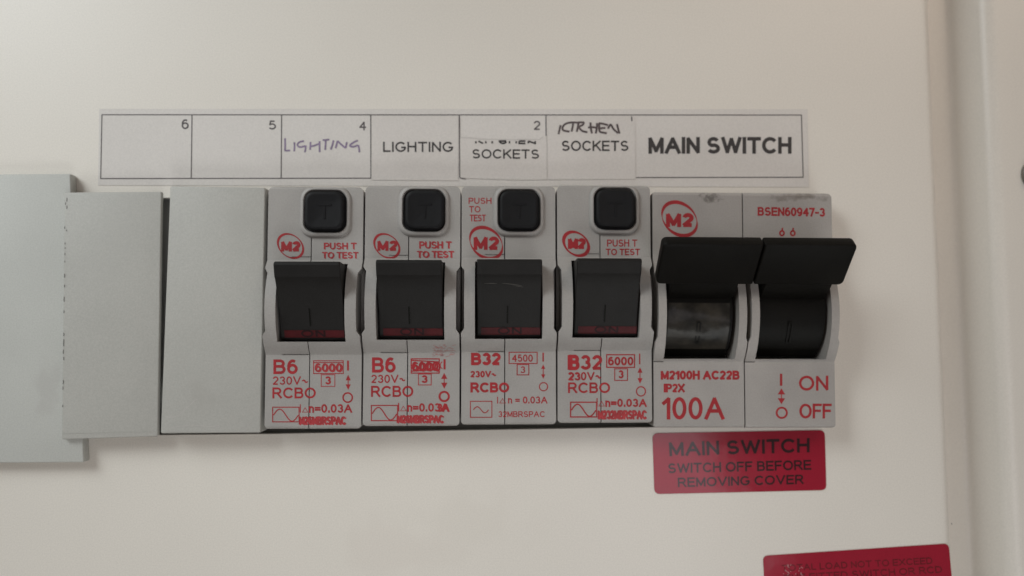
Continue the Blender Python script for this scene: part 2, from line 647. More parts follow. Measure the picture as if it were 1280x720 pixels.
def build_cover():
    # slot bottom runs 543 px at the blanks to 533.5 px at the main switch
    hole = [P(184, 247, 0), P(1034, 252, 0), P(1036, 529, 0), P(816, 534.2, 0), P(577, 538, 0), P(340, 542.5, 0), P(182, 544.0, 0)]
    x0, z0, z1 = -0.22, -0.16, 0.16
    e_top, e_bot = P(1164, 0, 0), P(1194, 720, 0)
    k = (e_bot.x - e_top.x) / (e_bot.z - e_top.z)

    def ex(z):
        return e_top.x + k * (z - e_top.z)
    bm = bmesh.new()
    hv = [bm.verts.new(v) for v in hole]
    hb = [bm.verts.new((v.x, 0.0016, v.z)) for v in hole]
    n = len(hv)
    for i in range(n):
        bm.faces.new((hv[i], hv[(i + 1) % n], hb[(i + 1) % n], hb[i]))
    # rounded right-hand edge of the cover: rows of vertices at bottom and top
    prof = [(-4.0, 0), (-2.0, 0)] + [(-2.0 + 2.0 * math.sin(a), -(1 - math.cos(a)) * 2.0)
                                    for a in [math.radians(15 * i) for i in range(1, 7)]] + [(0, -12.0)]
    bot = [bm.verts.new((ex(z0) + u * MM, -h * MM, z0)) for u, h in prof]
    top = [bm.verts.new((ex(z1) + u * MM, -h * MM, z1)) for u, h in prof]
    for i in range(len(prof) - 1):
        bm.faces.new((bot[i], bot[i + 1], top[i + 1], top[i]))
    bl, tl = bm.verts.new((x0, 0, z0)), bm.verts.new((x0, 0, z1))
    # front sheet round the hole (hole order: TL, TR, BR, four along the bottom right to left)
    bm.faces.new((tl, hv[0], hv[1], top[0]))
    bm.faces.new((top[0], hv[1], hv[2], bot[0]))
    bm.faces.new((bot[0], hv[2], hv[3], hv[4], hv[5], hv[6], bl))
    bm.faces.new((bl, hv[6], hv[0], tl))
    bmesh.ops.recalc_face_normals(bm, faces=bm.faces)
    o = link('cover_panel', bm_mesh(bm), M_PANEL, unit, smooth=40)
    # channel floor and outer frame
    r_top, r_bot = P(1236, 0, -2.0), P(1270, 720, -2.0)
    k2 = (r_bot.x - r_top.x) / (r_bot.z - r_top.z)

    def fx(z):
        return r_top.x + k2 * (z - r_top.z)
    bm = bmesh.new()
    R_ = 3.6
    prof2 = [(-4.6, -11.0), (-4.0, -11.0)] + [(-4.0 + 1.5 * math.sin(a), -11.0 + 1.5 * (1 - math.cos(a))) for a in
                                         [math.radians(10 * i) for i in range(1, 7)]]
    u_l, h_l = prof2[-1]
    prof2.append((u_l + 2.6, h_l + 4.5))
    u_l, h_l = prof2[-1]
    for i in range(1, 9):
        a = math.radians(60 - 7.5 * i)
        prof2.append((u_l + R_ * (math.sin(math.radians(60)) - math.sin(a)), h_l + R_ * (math.cos(a) - math.cos(math.radians(60)))))
    prof2.append((60, prof2[-1][1]))
    rows = []
    for z in (z0, z1):
        row = [bm.verts.new((ex(z) - 4 * MM, 11.0 * MM, z))]
        row += [bm.verts.new((fx(z) + u * MM, -h * MM, z)) for u, h in prof2]
        rows.append(row)
    for i in range(len(rows[0]) - 1):
        bm.faces.new((rows[0][i], rows[0][i + 1], rows[1][i + 1], rows[1][i]))
    bmesh.ops.recalc_face_normals(bm, faces=bm.faces)
    f = link('outer_frame', bm_mesh(bm), M_PANEL, unit, smooth=40)
    # dark box behind the cover
    bm = bmesh.new()
    a = [bm.verts.new((x, 0.0017 if s else 0.06, z)) for s in (1, 0) for x, z in ((x0, z0), (0.17, z0), (0.17, z1), (x0, z1))]
    for q in ((4, 5, 6, 7), (0, 1, 5, 4), (1, 2, 6, 5), (2, 3, 7, 6), (3, 0, 4, 7)):
        bm.faces.new([a[i] for i in q])
    link('back_box', bm_mesh(bm), M_INSIDE, unit, smooth=0)
    backing = [P(176, 238, -5), P(1044, 243, -5), P(1046, 545, -5), P(174, 556, -5)]  # added sheet behind the slot, put in to lighten its dark gaps
    link('slot_backing', world_mesh(backing, [(3, 2, 1, 0)], unit), M_BACKING, unit, smooth=0)
    return prof2[-1][1]


H_FRAME = build_cover()

# screw in the outer frame, half out of the picture
sp = P(1296, 219, H_FRAME)
scr = empty('screw', sp)
tag(scr, 'dull grey round screw head in the outer frame at the right picture edge', 'screw')


def build_screw():
    n = 28
    loops = []
    for r, h in ((3.35, 0.02), (3.35, 0.5), (3.1, 0.95), (2.5, 1.3), (1.6, 1.5)):
        loops.append(([(r * math.cos(2 * math.pi * i / n), r * math.sin(2 * math.pi * i / n)) for i in range(n)], h))
    bm = loft(loops)
    a = box_bm(-2.3, 2.3, -0.35, 0.35, 0.7, 3)
    b = box_bm(-0.35, 0.35, -2.3, 2.3, 0.7, 3)
    bm = boolean(bm, [a, b])
    bmesh.ops.rotate(bm, verts=bm.verts, cent=(0, 0, 0), matrix=Matrix.Rotation(0.5, 3, 'Y'))
    link('screw_head', bm_mesh(bm), M_STEEL, scr)


build_screw()

# ------------------------------------------------------------------ blanking plates
# wide plate at the left picture edge
lp = sheet('blanking_plate', [(-160, 219), (87.5, 217), (104.5, 578), (-170, 580)], 0.05, 2.3, M_PLATE, bev=0.25)
tag(lp, 'widest pale grey blanking plate, running out of the left picture edge', 'blanking plate', 'grey blanking plates left of the breakers')
# middle plate: lies over the wide one, its right end standing proud of the slot
bp1 = empty('blanking_plate', P(140, 395, 0.1))
tag(bp1, 'narrow grey blanking plate overlapping the wide plate, dark marks down its left edge', 'blanking plate', 'grey blanking plates left of the breakers')
sheet('plate_body', [(80.5, 240.5), (201.6, 239.4), (197, 545.5), (77, 549.5)], 2.42, 1.08, M_BLANK, bp1, bev=0.22)
sheet('plate_skirt', [(112, 244), (180, 243.5), (178, 540), (113, 542)], 0.1, 2.31, M_BLANK, bp1)
sheet('bottom_lip', [(77.3, 541.6), (197.2, 538.6), (197.0, 539.4), (77.2, 542.4)], 3.45, 0.10, M_BLANK, bp1)
marks = []
for (y, l, dx) in ((247, 5, 1.5), (253, 3, 0), (257, 4, 1.5), (283, 3, -0.5), (287, 2, 1.5), (303, 2.5, 0), (309, 2, .5), (316, 3, 0), (326, 2, .3),
                   (342, 5, 0), (356, 3, .4), (371, 6, 0), (388, 3, 0), (416, 4, 0), (424, 9, .3), (437, 5, 0), (446, 4, .4), (475, 5, .2), (483, 4, 0), (506, 3, .3)):
    x = 82.3 + (77.5 - 82.3) * (y - 243) / 306 + dx
    marks.append([(x, y), (x + random.uniform(-.6, .6), y + l * .6), (x - 0.3, y + l)])
strokes('dirt_mark', marks, 1.1, 3.53, M_GRIME, bp1)
sp_ = poly_fill('dirt_speck', [[(67.5, 489.5), (71.5, 488.8), (72, 490.6), (68.5, 491.3)]], 2.37, M_GRIME, lp) if False else None
# right plate
bp2 = empty('blanking_plate', P(268, 388, 0))
tag(bp2, 'grey blanking plate directly left of the first breaker', 'blanking plate', 'grey blanking plates left of the breakers')
sheet('plate_body', [(212.5, 232.5), (331.5, 234.2), (325.5, 541), (200.5, 542)], -18, 22.4, M_BLANK, bp2, bev=0.3)
strokes('scratch', [smooth_line([(206, 521), (222, 519.5), (243, 501), (247, 499)]), smooth_line([(214, 534), (240, 531.5), (262, 533), (274, 531.8)])],
        0.5, 4.42, M_CREASE, bp2)

# ------------------------------------------------------------------ breakers
H1 = 5.0           # height of the printed faces above the cover, mm


def arch_profile(H, va0, va1, rise, back=-16.0, n=16, edge=0.5):
    mid, half = (va0 + va1) / 2, (va1 - va0) / 2
    rad = (half * half + rise * rise) / (2 * rise)
    pts = [(-H / 2, back), (-H / 2, H1 - edge), (-H / 2 + edge * 0.3, H1 - edge * 0.3), (-H / 2 + edge, H1), (va0, H1)]
    for i in range(1, n):
        v = va0 + (va1 - va0) * i / n
        pts.append((v, H1 + math.sqrt(rad * rad - (v - mid) ** 2) - (rad - rise)))
    pts += [(va1, H1), (H / 2 - edge, H1), (H / 2 - edge * 0.3, H1 - edge * 0.3), (H / 2, H1 - edge), (H / 2, back)]
    return pts


def side_notch(s, W, v0, v1, d=0.6):
    """Cutter for the shallow finger slot in a case's outer side; s = -1 left, +1 right."""
    e = W / 2
    ol = [(s * (e + 1), v0 - 0.2), (s * (e + 0.0), v0 - 0.2), (s * (e - d), v0 + 0.7), (s * (e - d), v1 - 0.7), (s * (e + 0.0), v1 + 0.2), (s * (e + 1), v1 + 0.2)]
    return prism_uv(ol, H1 - 2.5, H1 + 8)


def corner(u, v, r):
    """Cutter that rounds a case's front corner at (u, v)."""
    su, sv = (1 if u > 0 else -1), (1 if v > 0 else -1)
    cu_, cv_ = u - su * r, v - sv * r
    ol = [(cu_ + su * r * math.cos(a), cv_ + sv * r * math.sin(a)) for a in [math.radians(90 * i / 6) for i in range(7)]]
    ol = [(ol[0][0] + su * 1.0, ol[0][1] - sv * .001)] + ol + [(ol[-1][0], ol[-1][1] + sv * 1.0), (u + su * 1.0, v + sv * 1.0)]
    if su * sv < 0:
        ol = ol[::-1]
    return prism_uv(ol, -3, 20)


def module_frame(q):
    """q: TL, TR, BR, BL pixels of the printed face. Returns centre, width, height (mm), tilt."""
    w = [P(x, y, H1) for x, y in q]
    c = sum(w, Vector()) / 4
    W = ((w[1] - w[0]).length + (w[2] - w[3]).length) / 2 / MM
    H = ((w[0] - w[3]).length + (w[1] - w[2]).length) / 2 / MM
    up = (w[0] + w[1] - w[2] - w[3])
    ang = math.atan2(up.x, up.z)
    c.y = 0
    return c, W, H, Matrix.Rotation(ang, 3, 'Y')


def sine_box(x0, y0, x1, y1, w, parent, material, fill=True, inner=None):
    strokes('symbol_box', rect_frame(x0, y0, x1, y1, w), w, H1 + .022, material, parent)
    if inner is None:
        inner = (x0 + 1, y0 + 2.5, x1 - 1, y1 - 0.8)
    a, b, c, d = inner
    pts = [(a + (c - a) * i / 24, (b + d) / 2 - (d - b) / 2 * math.sin(2 * math.pi * i / 24)) for i in range(25)]
    strokes('sine_symbol', [pts], w * 1.1, H1 + .03, material, parent)


def up_down(x, y0, y1, s, parent, material):
    k = min(s * 2.2, 0.38 * (y1 - y0))
    polys = [[(x, y0), (x + s, y0 + k), (x - s, y0 + k)], [(x - s, y1 - k), (x + s, y1 - k), (x, y1)],
             [(x - .55, y0 + k), (x + .55, y0 + k), (x + .55, y1 - k), (x - .55, y1 - k)]]
    return poly_fill('arrow_symbol', polys, H1 + .022, material, parent)


def delta(a, b, c, w, parent):
    vs, fs = [], []
    ribbon(vs, fs, [a, b, c, a], w, H1 + .022)
    return link('delta_symbol', world_mesh(vs, fs, parent), M_RED, parent, smooth=0)


def m2_logo(x0, y0, x1, y1, tq, parent, blot=1.0, gaps=True, bold=0.05):
    cx, cy, rx, ry = (x0 + x1) / 2, (y0 + y1) / 2, (x1 - x0) / 2, (y1 - y0) / 2
    r = (rx + ry) / 2
    # two tapering arcs: one over the top left, one under the bottom right
    lines = []
    rot = math.radians(40)
    k = r / 19.0
    full = lambda a0, a1, n=26: [(cx + (r * 1.12 * math.cos(a) * math.cos(rot) - r * .86 * math.sin(a) * math.sin(rot)),
                                  cy + (r * 1.12 * math.cos(a) * math.sin(rot) + r * .86 * math.sin(a) * math.cos(rot)))
                                 for a in [math.radians(a0 + (a1 - a0) * i / n) for i in range(n + 1)]]
    if gaps:
        lines = [full(138, 318), full(-42, 138)]
        tp = lambda t: 0.22 + 1.05 * math.sin(math.pi * min(1, max(0, t)) ** 0.8) ** 1.2
    else:
        lines = [full(0, 360, 44)]
        tp = lambda t: 0.78 + 0.32 * math.cos(4 * math.pi * t)
    strokes('logo_ring', lines, 3.3 * k * blot, H1 + .022, M_RED, parent, taper=tp)
    text('logo_text', 'M2', tq, H1 + .030, M_RED, parent, bold=bold)


def build_breaker(q, label, dx_button, dy_button, group):
    c, W, H, rot = module_frame(q)
    t = empty('circuit_breaker', c, rot)
    tag(t, label, 'circuit breaker', group)
    t['wh'] = (W, H)
    us = -0.75                                     # parting line between the two case halves
    prof = arch_profile(H, -8.9, 8.75, 3.5)
    for s in (-1, 1):
        u0, u1 = (-W / 2 + 0.05, us - 0.09) if s < 0 else (us + 0.09, W / 2 - 0.05)
        bm = prism_vh(prof, u0, u1)
        cut = box_bm(-6.3, 6.2, -6.5, 8.0, -6, 20)
        cuts = [cut, side_notch(s, W - 0.1, -5.2, 6.9), corner(s * (W / 2 - .05), H / 2, 1.1), corner(s * (W / 2 - .05), -H / 2, 0.8)]
        if s < 0:                                  # short cross seams of the moulding
            cuts += [box_bm(-5.8, us + 1, -8.98, -8.85, H1 - 0.6, H1 + 4), box_bm(-4.4, us + 1, 9.28, 9.40, H1 - 0.6, H1 + 4)]
        bm = boolean(bm, cuts)
        bevel_bm(bm, 0.13, 2, 34)
        link('case_half', bm_mesh(bm), M_CASE, t, smooth=18)
    # test button in a raised bezel
    bu, bv, bs = 1.85 + dx_button, H / 2 - 4.75 + dy_button, 7.85
    ring = loft([(rrect(bs + 1.9, bs + 1.9, 2.6, 6, bu, bv - .1), H1 + .01), (rrect(bs + 1.5, bs + 1.5, 2.4, 6, bu, bv - .1), H1 + .42),
                 (rrect(bs + 1.0, bs + 1.0, 2.2, 6, bu, bv - .05), H1 + .62), (rrect(bs + .35, bs + .35, 2.0, 6, bu, bv), H1 + .62),
                 (rrect(bs + .05, bs + .05, 1.9, 6, bu, bv), H1 + .35), (rrect(bs, bs, 1.9, 6, bu, bv), H1 + .02)], cap=False)
    # keep the bezel inside the case top
    bmesh.ops.bisect_plane(ring, geom=ring.verts[:] + ring.edges[:] + ring.faces[:], plane_co=(0, 0, (H / 2 - .35) * MM), plane_no=(0, 0, 1), clear_outer=True)
    bez = link('button_bezel', bm_mesh(ring), M_CASE, t, smooth=50)
    o2 = 0.22 if dx_button > 0.2 else 0.0
    b = loft([(rrect(bs - .02, bs - .02, 1.85, 6, bu, bv), H1 + .03), (rrect(bs - .04, bs - .04, 1.85, 6, bu, bv), H1 + .06),
              (rrect(bs - .5, bs - .5, 1.7, 6, bu + o2, bv), H1 + .10), (rrect(bs - .6, bs - .6, 1.7, 6, bu + o2, bv), H1 + 1.25),
              (rrect(bs - 1.2, bs - 1.2, 1.5, 6, bu + o2, bv), H1 + 1.5), (rrect(bs - 2.0, bs - 2.0, 1.2, 6, bu + o2, bv), H1 + 1.45),
              (rrect(bs - 4.0, bs - 4.0, .6, 6, bu + o2, bv), H1 + 1.25)])
    btn = link('test_button', bm_mesh(b), M_BUTTON, t, smooth=50)
    e = bmesh.new()
    for (a0, a1, b0, b1) in ((-1.25, 1.25, 0.95, 1.3), (-0.18, 0.18, -1.5, 0.9)):
        join_bm(e, box_bm(bu + o2 + a0, bu + o2 + a1, bv + b0, bv + b1, H1 + 1.1, H1 + 1.36))
    link('embossed_letter', bm_mesh(e), M_BUTTON, btn, smooth=0)
    # toggle lever, switched up
    tw = 5.9
    prof_t = [(-6.2, H1 - 3), (-6.2, H1 + 0.5), (-5.9, H1 + 0.85), (-4.2, H1 + 1.5), (-2, H1 + 2.3), (0.5, H1 + 3.3), (3, H1 + 4.5), (4.6, H1 + 5.5), (5.2, H1 + 6.1),
              (7.3, H1 + 6.8), (7.75, H1 + 6.7), (7.95, H1 + 6.1), (7.8, H1 + 2), (7.4, H1 - 3)]
    bm = prism_vh(prof_t, -tw, tw)
    bevel_bm(bm, 0.2, 2, 38)
    tg = link('toggle', bm_mesh(bm), M_BLACK, t, smooth=14)
    # sub-parts: red window, its lettering, engraved bar
    fl = [(-5.75, H1 + 0.95), (-4.4, H1 + 1.47), (-4.4, H1 + 1.15), (-5.75, H1 + .5)]
    f = bmesh.new()
    join_bm(f, prism_vh(fl, -tw + .75, tw - .05))
    bmesh.ops.translate(f, verts=f.verts, vec=(0, -0.05 * MM, 0.02 * MM))
    link('on_window', bm_mesh(f), M_FLAG, tg, smooth=0)
    bar = prism_vh([(-3.6, H1 + 1.7), (-0.4, H1 + 2.9), (-0.4, H1 + 2.98), (-3.6, H1 + 1.78)], -0.42, -0.12)
    bmesh.ops.translate(bar, verts=bar.verts, vec=(0, -0.03 * MM, 0))
    link('engraved_bar', bm_mesh(bar), M_HANDLE, tg, smooth=0)
    on = bmesh.new()
    for (gx, ch) in ((-1.9, 'O'), (0.75, 'N')):
        for l in GLYPH[ch][1]:
            for (p, q) in zip(l, l[1:]):
                d = Vector((q[0] - p[0], q[1] - p[1]))
                nrm = Vector((-d.y, d.x)).normalized() * 0.13
                vs = []
                for e_, sg in ((p, 1), (q, 1), (q, -1), (p, -1)):
                    uu, tt = e_[0] * 1.9 / .96 + sg * nrm.x * 1.4 + gx, 1 - e_[1] + sg * -nrm.y
                    vv = -5.55 + 1.1 * tt
                    vs.append(on.verts.new((uu * MM, -(H1 + 0.95 + (vv + 5.75) * 0.58 / 1.5 + 0.10) * MM, vv * MM)))
                on.faces.new(vs)
    link('on_lettering', bm_mesh(on), M_FLAGINK, tg, smooth=0)
    return t


G = 'row of four circuit breakers'
B = []
B.append(build_breaker(((334.8, 233.5), (455.4, 233), (450.8, 534.5), (330.8, 538)), 'leftmost circuit breaker, marked B6, beside the blank grey plate', 0.0, 0.0, G))
B.append(build_breaker(((456.6, 232.5), (576.0, 232), (574.4, 532), (453.0, 533.5)), 'second circuit breaker from the left, marked B6, red smear under its toggle', 0.25, 0.0, G))
B.append(build_breaker(((576.6, 232.2), (694.6, 232), (695.2, 530), (576.4, 531.8)), 'circuit breaker marked B32 and 4500, third from left, PUSH TO TEST beside button', 0.1, -0.05, G))
B.append(build_breaker(((695.6, 231.5), (813.2, 231.5), (815.2, 528), (697.2, 529.6)), 'circuit breaker marked B32 and 6000, next to the main switch', 0.2, 0.15, G))

# scuff across the third toggle
M_SCUFF = mat('pale_scuff', (0.06, 0.055, 0.047), 0.6, 0.3, 900, 0.1)
for toggle in [c for c in B[2].children if c.name.startswith('toggle')]:
    for (a_, b_, y0_, y1_, w_) in ((-4.6, -2.2, 3.62, 3.58, .10), (-1.4, 2.3, 3.66, 3.20, .13), (0.6, 2.6, 3.25, 2.95, .08), (1.8, 4.0, 5.0, 5.05, .05)):
        m_ = bmesh.new()
        f_ = lambda v: H1 + 4.5 + (v - 3) * (1.0 / 1.6) + .02 if v > 3 else H1 + 3.3 + (v - .5) * (1.2 / 2.5) + .02
        m_.faces.new([m_.verts.new((u * MM, -f_(v) * MM, v * MM)) for u, v in ((a_, y0_), (b_, y1_), (b_, y1_ + w_ * .4), ((a_ + b_) / 2, (y0_ + y1_) / 2 + w_), (a_, y0_ + w_ * .3))])
        link('scuff', bm_mesh(m_), M_SCUFF, toggle, smooth=0)

# ---- print on breaker 1
t = B[0]
h = H1 + .022
m2_logo(347.5, 292.2, 378.8, 322.8, R(351.3, 301.4, 375.8, 314.4), t, 1.05, False, 0.062)
text('print', 'PUSH T', R(404.8, 303.3, 445.3, 311.4), h, M_RED, t)
text('print', 'PUSH T', R(405.6, 303.9, 446, 312), h + .006, M_REDTHIN, t)
text('print', 'TO TEST', R(402.5, 314.9, 447.6, 322.8), h, M_RED, t)
text('print', 'TO TEST', R(403.6, 315.4, 448.4, 323.4), h + .006, M_REDTHIN, t)
text('print', 'B6', R(341.7, 449.3, 372.1, 467.6), h, M_RED, t, .012)
text('print', '230V~', R(340.8, 470.5, 385.1, 481), h, M_RED, t)
text('print', 'RCBO', R(340.5, 484.4, 394.7, 498), h, M_RED, t, .006)
strokes('print_box', rect_frame(392, 451, 429, 467, 1.2) + [[(392, 453.3), (429, 453.3)]], 1.1, h, M_RED, t)
text('print', '6000', R(393.5, 454.2, 427.5, 465), h + .01, M_RED, t, .02)
text('print', '6000', R(394.6, 454.6, 428.6, 465.4), h + .016, M_REDTHIN, t)
strokes('print_box', rect_frame(401.5, 468.4, 418.5, 483, 1.0), 0.9, h + .012, M_REDTHIN, t)
text('print', '3', R(406.3, 470.5, 413.8, 480.6), h, M_RED, t, .02)
text('print', 'I', R(433.8, 450.7, 436.2, 463.2), h, M_RED, t)
up_down(435.2, 468.4, 487.5, 3.2, t, M_RED)
strokes('print_circle', [ring_pts(434.6, 497, 5.8, 5.8)], 1.9, h, M_RED, t, closed=True)
sine_box(340.8, 509, 373.8, 527.3, 1.2, t, M_RED)
text('print', 'I', R(374.8, 505.4, 376, 515.8), h, M_RED, t)
delta((378, 515.2), (381.4, 509.6), (384.8, 515.2), 1.0, t)
text('print', 'n=0.03A', R(386, 505.2, 440.2, 516), h, M_RED, t, .015)
text('print', 'M26MBRSPAC', R(373.4, 520.4, 432.4, 530.6), h, M_RED, t, .02)
text('print', 'M26MBRSPAC', R(374.6, 521, 433.4, 531.4), h + .006, M_REDTHIN, t, .01)

# ---- breaker 2
t = B[1]
m2_logo(468.2, 292, 498.8, 322.8, R(471.7, 300.6, 497, 313.6), t, 1.1, False, 0.055)
text('print', 'PUSH T', R(524, 301.6, 564, 310.6), h, M_RED, t)
text('print', 'PUSH T', R(524.8, 302.2, 565, 311), h + .006, M_REDTHIN, t)
text('print', 'TO TEST', R(521, 313.6, 567, 322), h, M_RED, t)
text('print', 'TO TEST', R(522.2, 314.2, 568, 322.6), h + .006, M_REDTHIN, t)
text('print', 'B6', R(465, 446.7, 494.5, 465.8), h, M_RED, t, .014)
text('print', '230V~', R(464, 468.4, 506.7, 478.8), h, M_RED, t)
text('print', 'RCBO', R(463.8, 482.3, 516.6, 496.2), h, M_RED, t, .006)
strokes('print_box', rect_frame(514, 448.6, 549, 466.4, 1.2) + [[(514, 450.4), (549, 452.4)], [(514, 464), (549, 462)]], 1.4, h, M_RED, t)
text('print', '6000', R(514.8, 452, 548, 464), h + .01, M_RED, t, .02)
text('print', '6000', R(516.4, 453, 550.6, 464.6), h + .018, M_RED, t)
strokes('print_box', rect_frame(523, 467.6, 539, 481.2, 1.0), 1.0, h + .012, M_REDTHIN, t)
text('print', '3', R(526.8, 469, 534.6, 478.8), h, M_RED, t, .03)
text('print', 'I', R(554.4, 449, 557, 461.8), h, M_RED, t)
strokes('print', [smooth_line([(552.8, 452), (550.6, 455), (550.8, 459), (553, 461)])], 1.2, h, M_REDTHIN, t)
up_down(555.3, 466.2, 485.8, 4.0, t, M_RED)
strokes('print_circle', [ring_pts(555.2, 495.6, 5.8, 5.8)], 2.6, h, M_RED, t, closed=True)
sine_box(464.2, 506.8, 497, 525.8, 1.3, t, M_RED)
text('print', 'I', R(497.6, 503.6, 499, 514.4), h, M_RED, t)
delta((500.6, 513.6), (504.2, 507.6), (507.8, 513.6), 1.0, t)
text('print', 'n=0.03A', R(509, 504, 561, 514.6), h, M_RED, t, .015)
text('print', '3A', R(546.5, 504.4, 562, 515), h + .008, M_RED, t, .02)
text('print', 'M26MBRSPAC', R(495.8, 518.7, 554.6, 528.6), h, M_RED, t, .02)
text('print', 'M26MBRSPAC', R(497.2, 519.4, 555.6, 529.4), h + .006, M_REDTHIN, t, .01)
sm = []
for i in range(60):
    x, y = random.uniform(540, 566), random.uniform(431, 446)
    sm.append([(x, y), (x + random.uniform(1.5, 5), y + random.uniform(-1.2, 1.2))])
M_SMEAR = mat('red_smear', (0.34, 0.18, 0.175), 0.6, 0.1, 900, 0.1)


def arch_h(v, va0=-8.9, va1=8.75, rise=3.5):
    if v <= va0 or v >= va1:
        return H1
    mid, half = (va0 + va1) / 2, (va1 - va0) / 2
    rad = (half * half + rise * rise) / (2 * rise)
    return H1 + math.sqrt(rad * rad - (v - mid) ** 2) - (rad - rise)


vs_, fs_ = [], []
zc = frame_of(t).translation.z
for ln_ in sm:
    b0 = len(vs_)
    for (x, y) in ln_:
        for oy in (-.35, .35):
            hh = H1
            for _ in range(4):
                hh = arch_h((P(x, y + oy, hh).z - zc) / MM) + .03
            vs_.append(P(x, y + oy, hh))
    fs_.append((b0, b0 + 1, b0 + 3, b0 + 2))
sme = link('ink_smear', world_mesh(vs_, fs_, t), M_SMEAR, t, smooth=0)
sme['kind'] = 'stuff'

# ---- breaker 3
t = B[2]
text('print', 'PUSH', R(585.7, 247.2, 614.3, 254.8), h, M_RED, t)
text('print', 'TO', R(586.4, 257.6, 600.6, 265.5), h, M_RED, t)
text('print', 'TEST', R(587.1, 268.3, 607.4, 276.7), h, M_RED, t)
m2_logo(587.6, 283.8, 627.8, 323.6, R(592, 295.6, 624, 312.4), t, 1.0, True, 0.045)
text('print', 'B32', R(588.8, 441, 626, 456.6), h, M_RED, t, .035)
text('print', '230V~', R(588, 463.6, 620.4, 471.8), h, M_RED, t, .03)
text('print', 'RCBO', R(588, 478, 636.5, 490.7), h, M_RED, t, .03)
strokes('print_box', rect_frame(636.4, 440.4, 671.4, 454.4, 1.1), 1.1, h, M_RED, t)
text('print', '4500', R(640, 443.2, 666, 452.2), h + .01, M_RED, t)
strokes('print_box', rect_frame(646.4, 455.6, 661, 468.6, 1.1), 1.1, h + .012, M_RED, t)
text('print', '3', R(650.6, 457.9, 656.6, 466.4), h, M_RED, t)
text('print', 'I', R(678.0, 441, 679.9, 452), h, M_RED, t)
up_down(679, 455.4, 473.6, 2.6, t, M_RED)
strokes('print_circle', [ring_pts(679.4, 483.4, 5.1, 5.1)], 1.3, h, M_RED, t, closed=True)
text('print', 'I', R(621.4, 496, 622.6, 504.4), h, M_RED, t)
delta((624.6, 503.8), (628.2, 498.2), (631.8, 503.8), 1.0, t)
text('print', 'n = 0.03A', R(635, 495.6, 684.3, 504.4), h, M_RED, t, .005)
sine_box(588, 501.6, 614.8, 521.6, 1.1, t, M_RED, inner=(591.7, 508.4, 610.8, 516))
text('print', '32MBRSPAC', R(623, 514, 681.2, 521.4), h, M_RED, t)

# ---- breaker 4
t = B[3]
m2_logo(704.8, 289.5, 735.5, 320, R(709.9, 297.6, 732.4, 311.2), t, 1.6, False, 0.07)
text('print', 'PUSH T', R(758.8, 299.4, 796.7, 308.3), h, M_RED, t)
text('print', 'TO TEST', R(757.2, 310.9, 800, 319), h, M_RED, t, .01)
text('print', 'B32', R(709.5, 443.8, 752.9, 462.3), h, M_RED, t, .02)
text('print', 'B', R(711.2, 443.4, 724.6, 462.8), h + .008, M_RED, t, .03)
text('print', '230V~', R(710, 465, 751.7, 475.5), h, M_RED, t, .01)
text('print', '23', R(711, 465.6, 725.6, 475.7), h + .008, M_RED, t, .02)
text('print', 'RCBO', R(710, 478, 762.6, 491.4), h, M_RED, t, .01)
strokes('print_box', rect_frame(758.4, 443.4, 793.2, 459.2, 1.4), 1.4, h, M_RED, t)
text('print', '6000', R(760, 446, 791.8, 456.8), h + .01, M_RED, t, .02)
strokes('print_box', rect_frame(768.4, 461, 784.4, 475.5, 1.1), 1.1, h + .012, M_RED, t)
text('print', '3', R(773, 462.8, 779.6, 473), h, M_RED, t, .02)
text('print', 'I', R(798.8, 442, 800.4, 455.4), h, M_RED, t)
up_down(800, 458.9, 479.7, 3.2, t, M_RED)
strokes('print_circle', [ring_pts(801.2, 489.2, 5.6, 5.8)], 1.5, h, M_RED, t, closed=True)
sine_box(713.2, 502.8, 745.8, 521.2, 1.5, t, M_RED)
text('print', 'I', R(745.6, 497.6, 747, 508.4), h, M_RED, t)
delta((748.6, 507.6), (752, 501.8), (755.4, 507.6), 1.1, t)
text('print', 'n=0.03A', R(756.6, 498.4, 808.5, 508.7), h, M_RED, t, .02)
text('print', 'M232MBRSPAC', R(747, 512.7, 808.5, 523.6), h, M_RED, t, .015)
text('print', 'M232MBRSPAC', R(748, 513.6, 809, 524.4), h + .006, M_REDTHIN, t, .01)

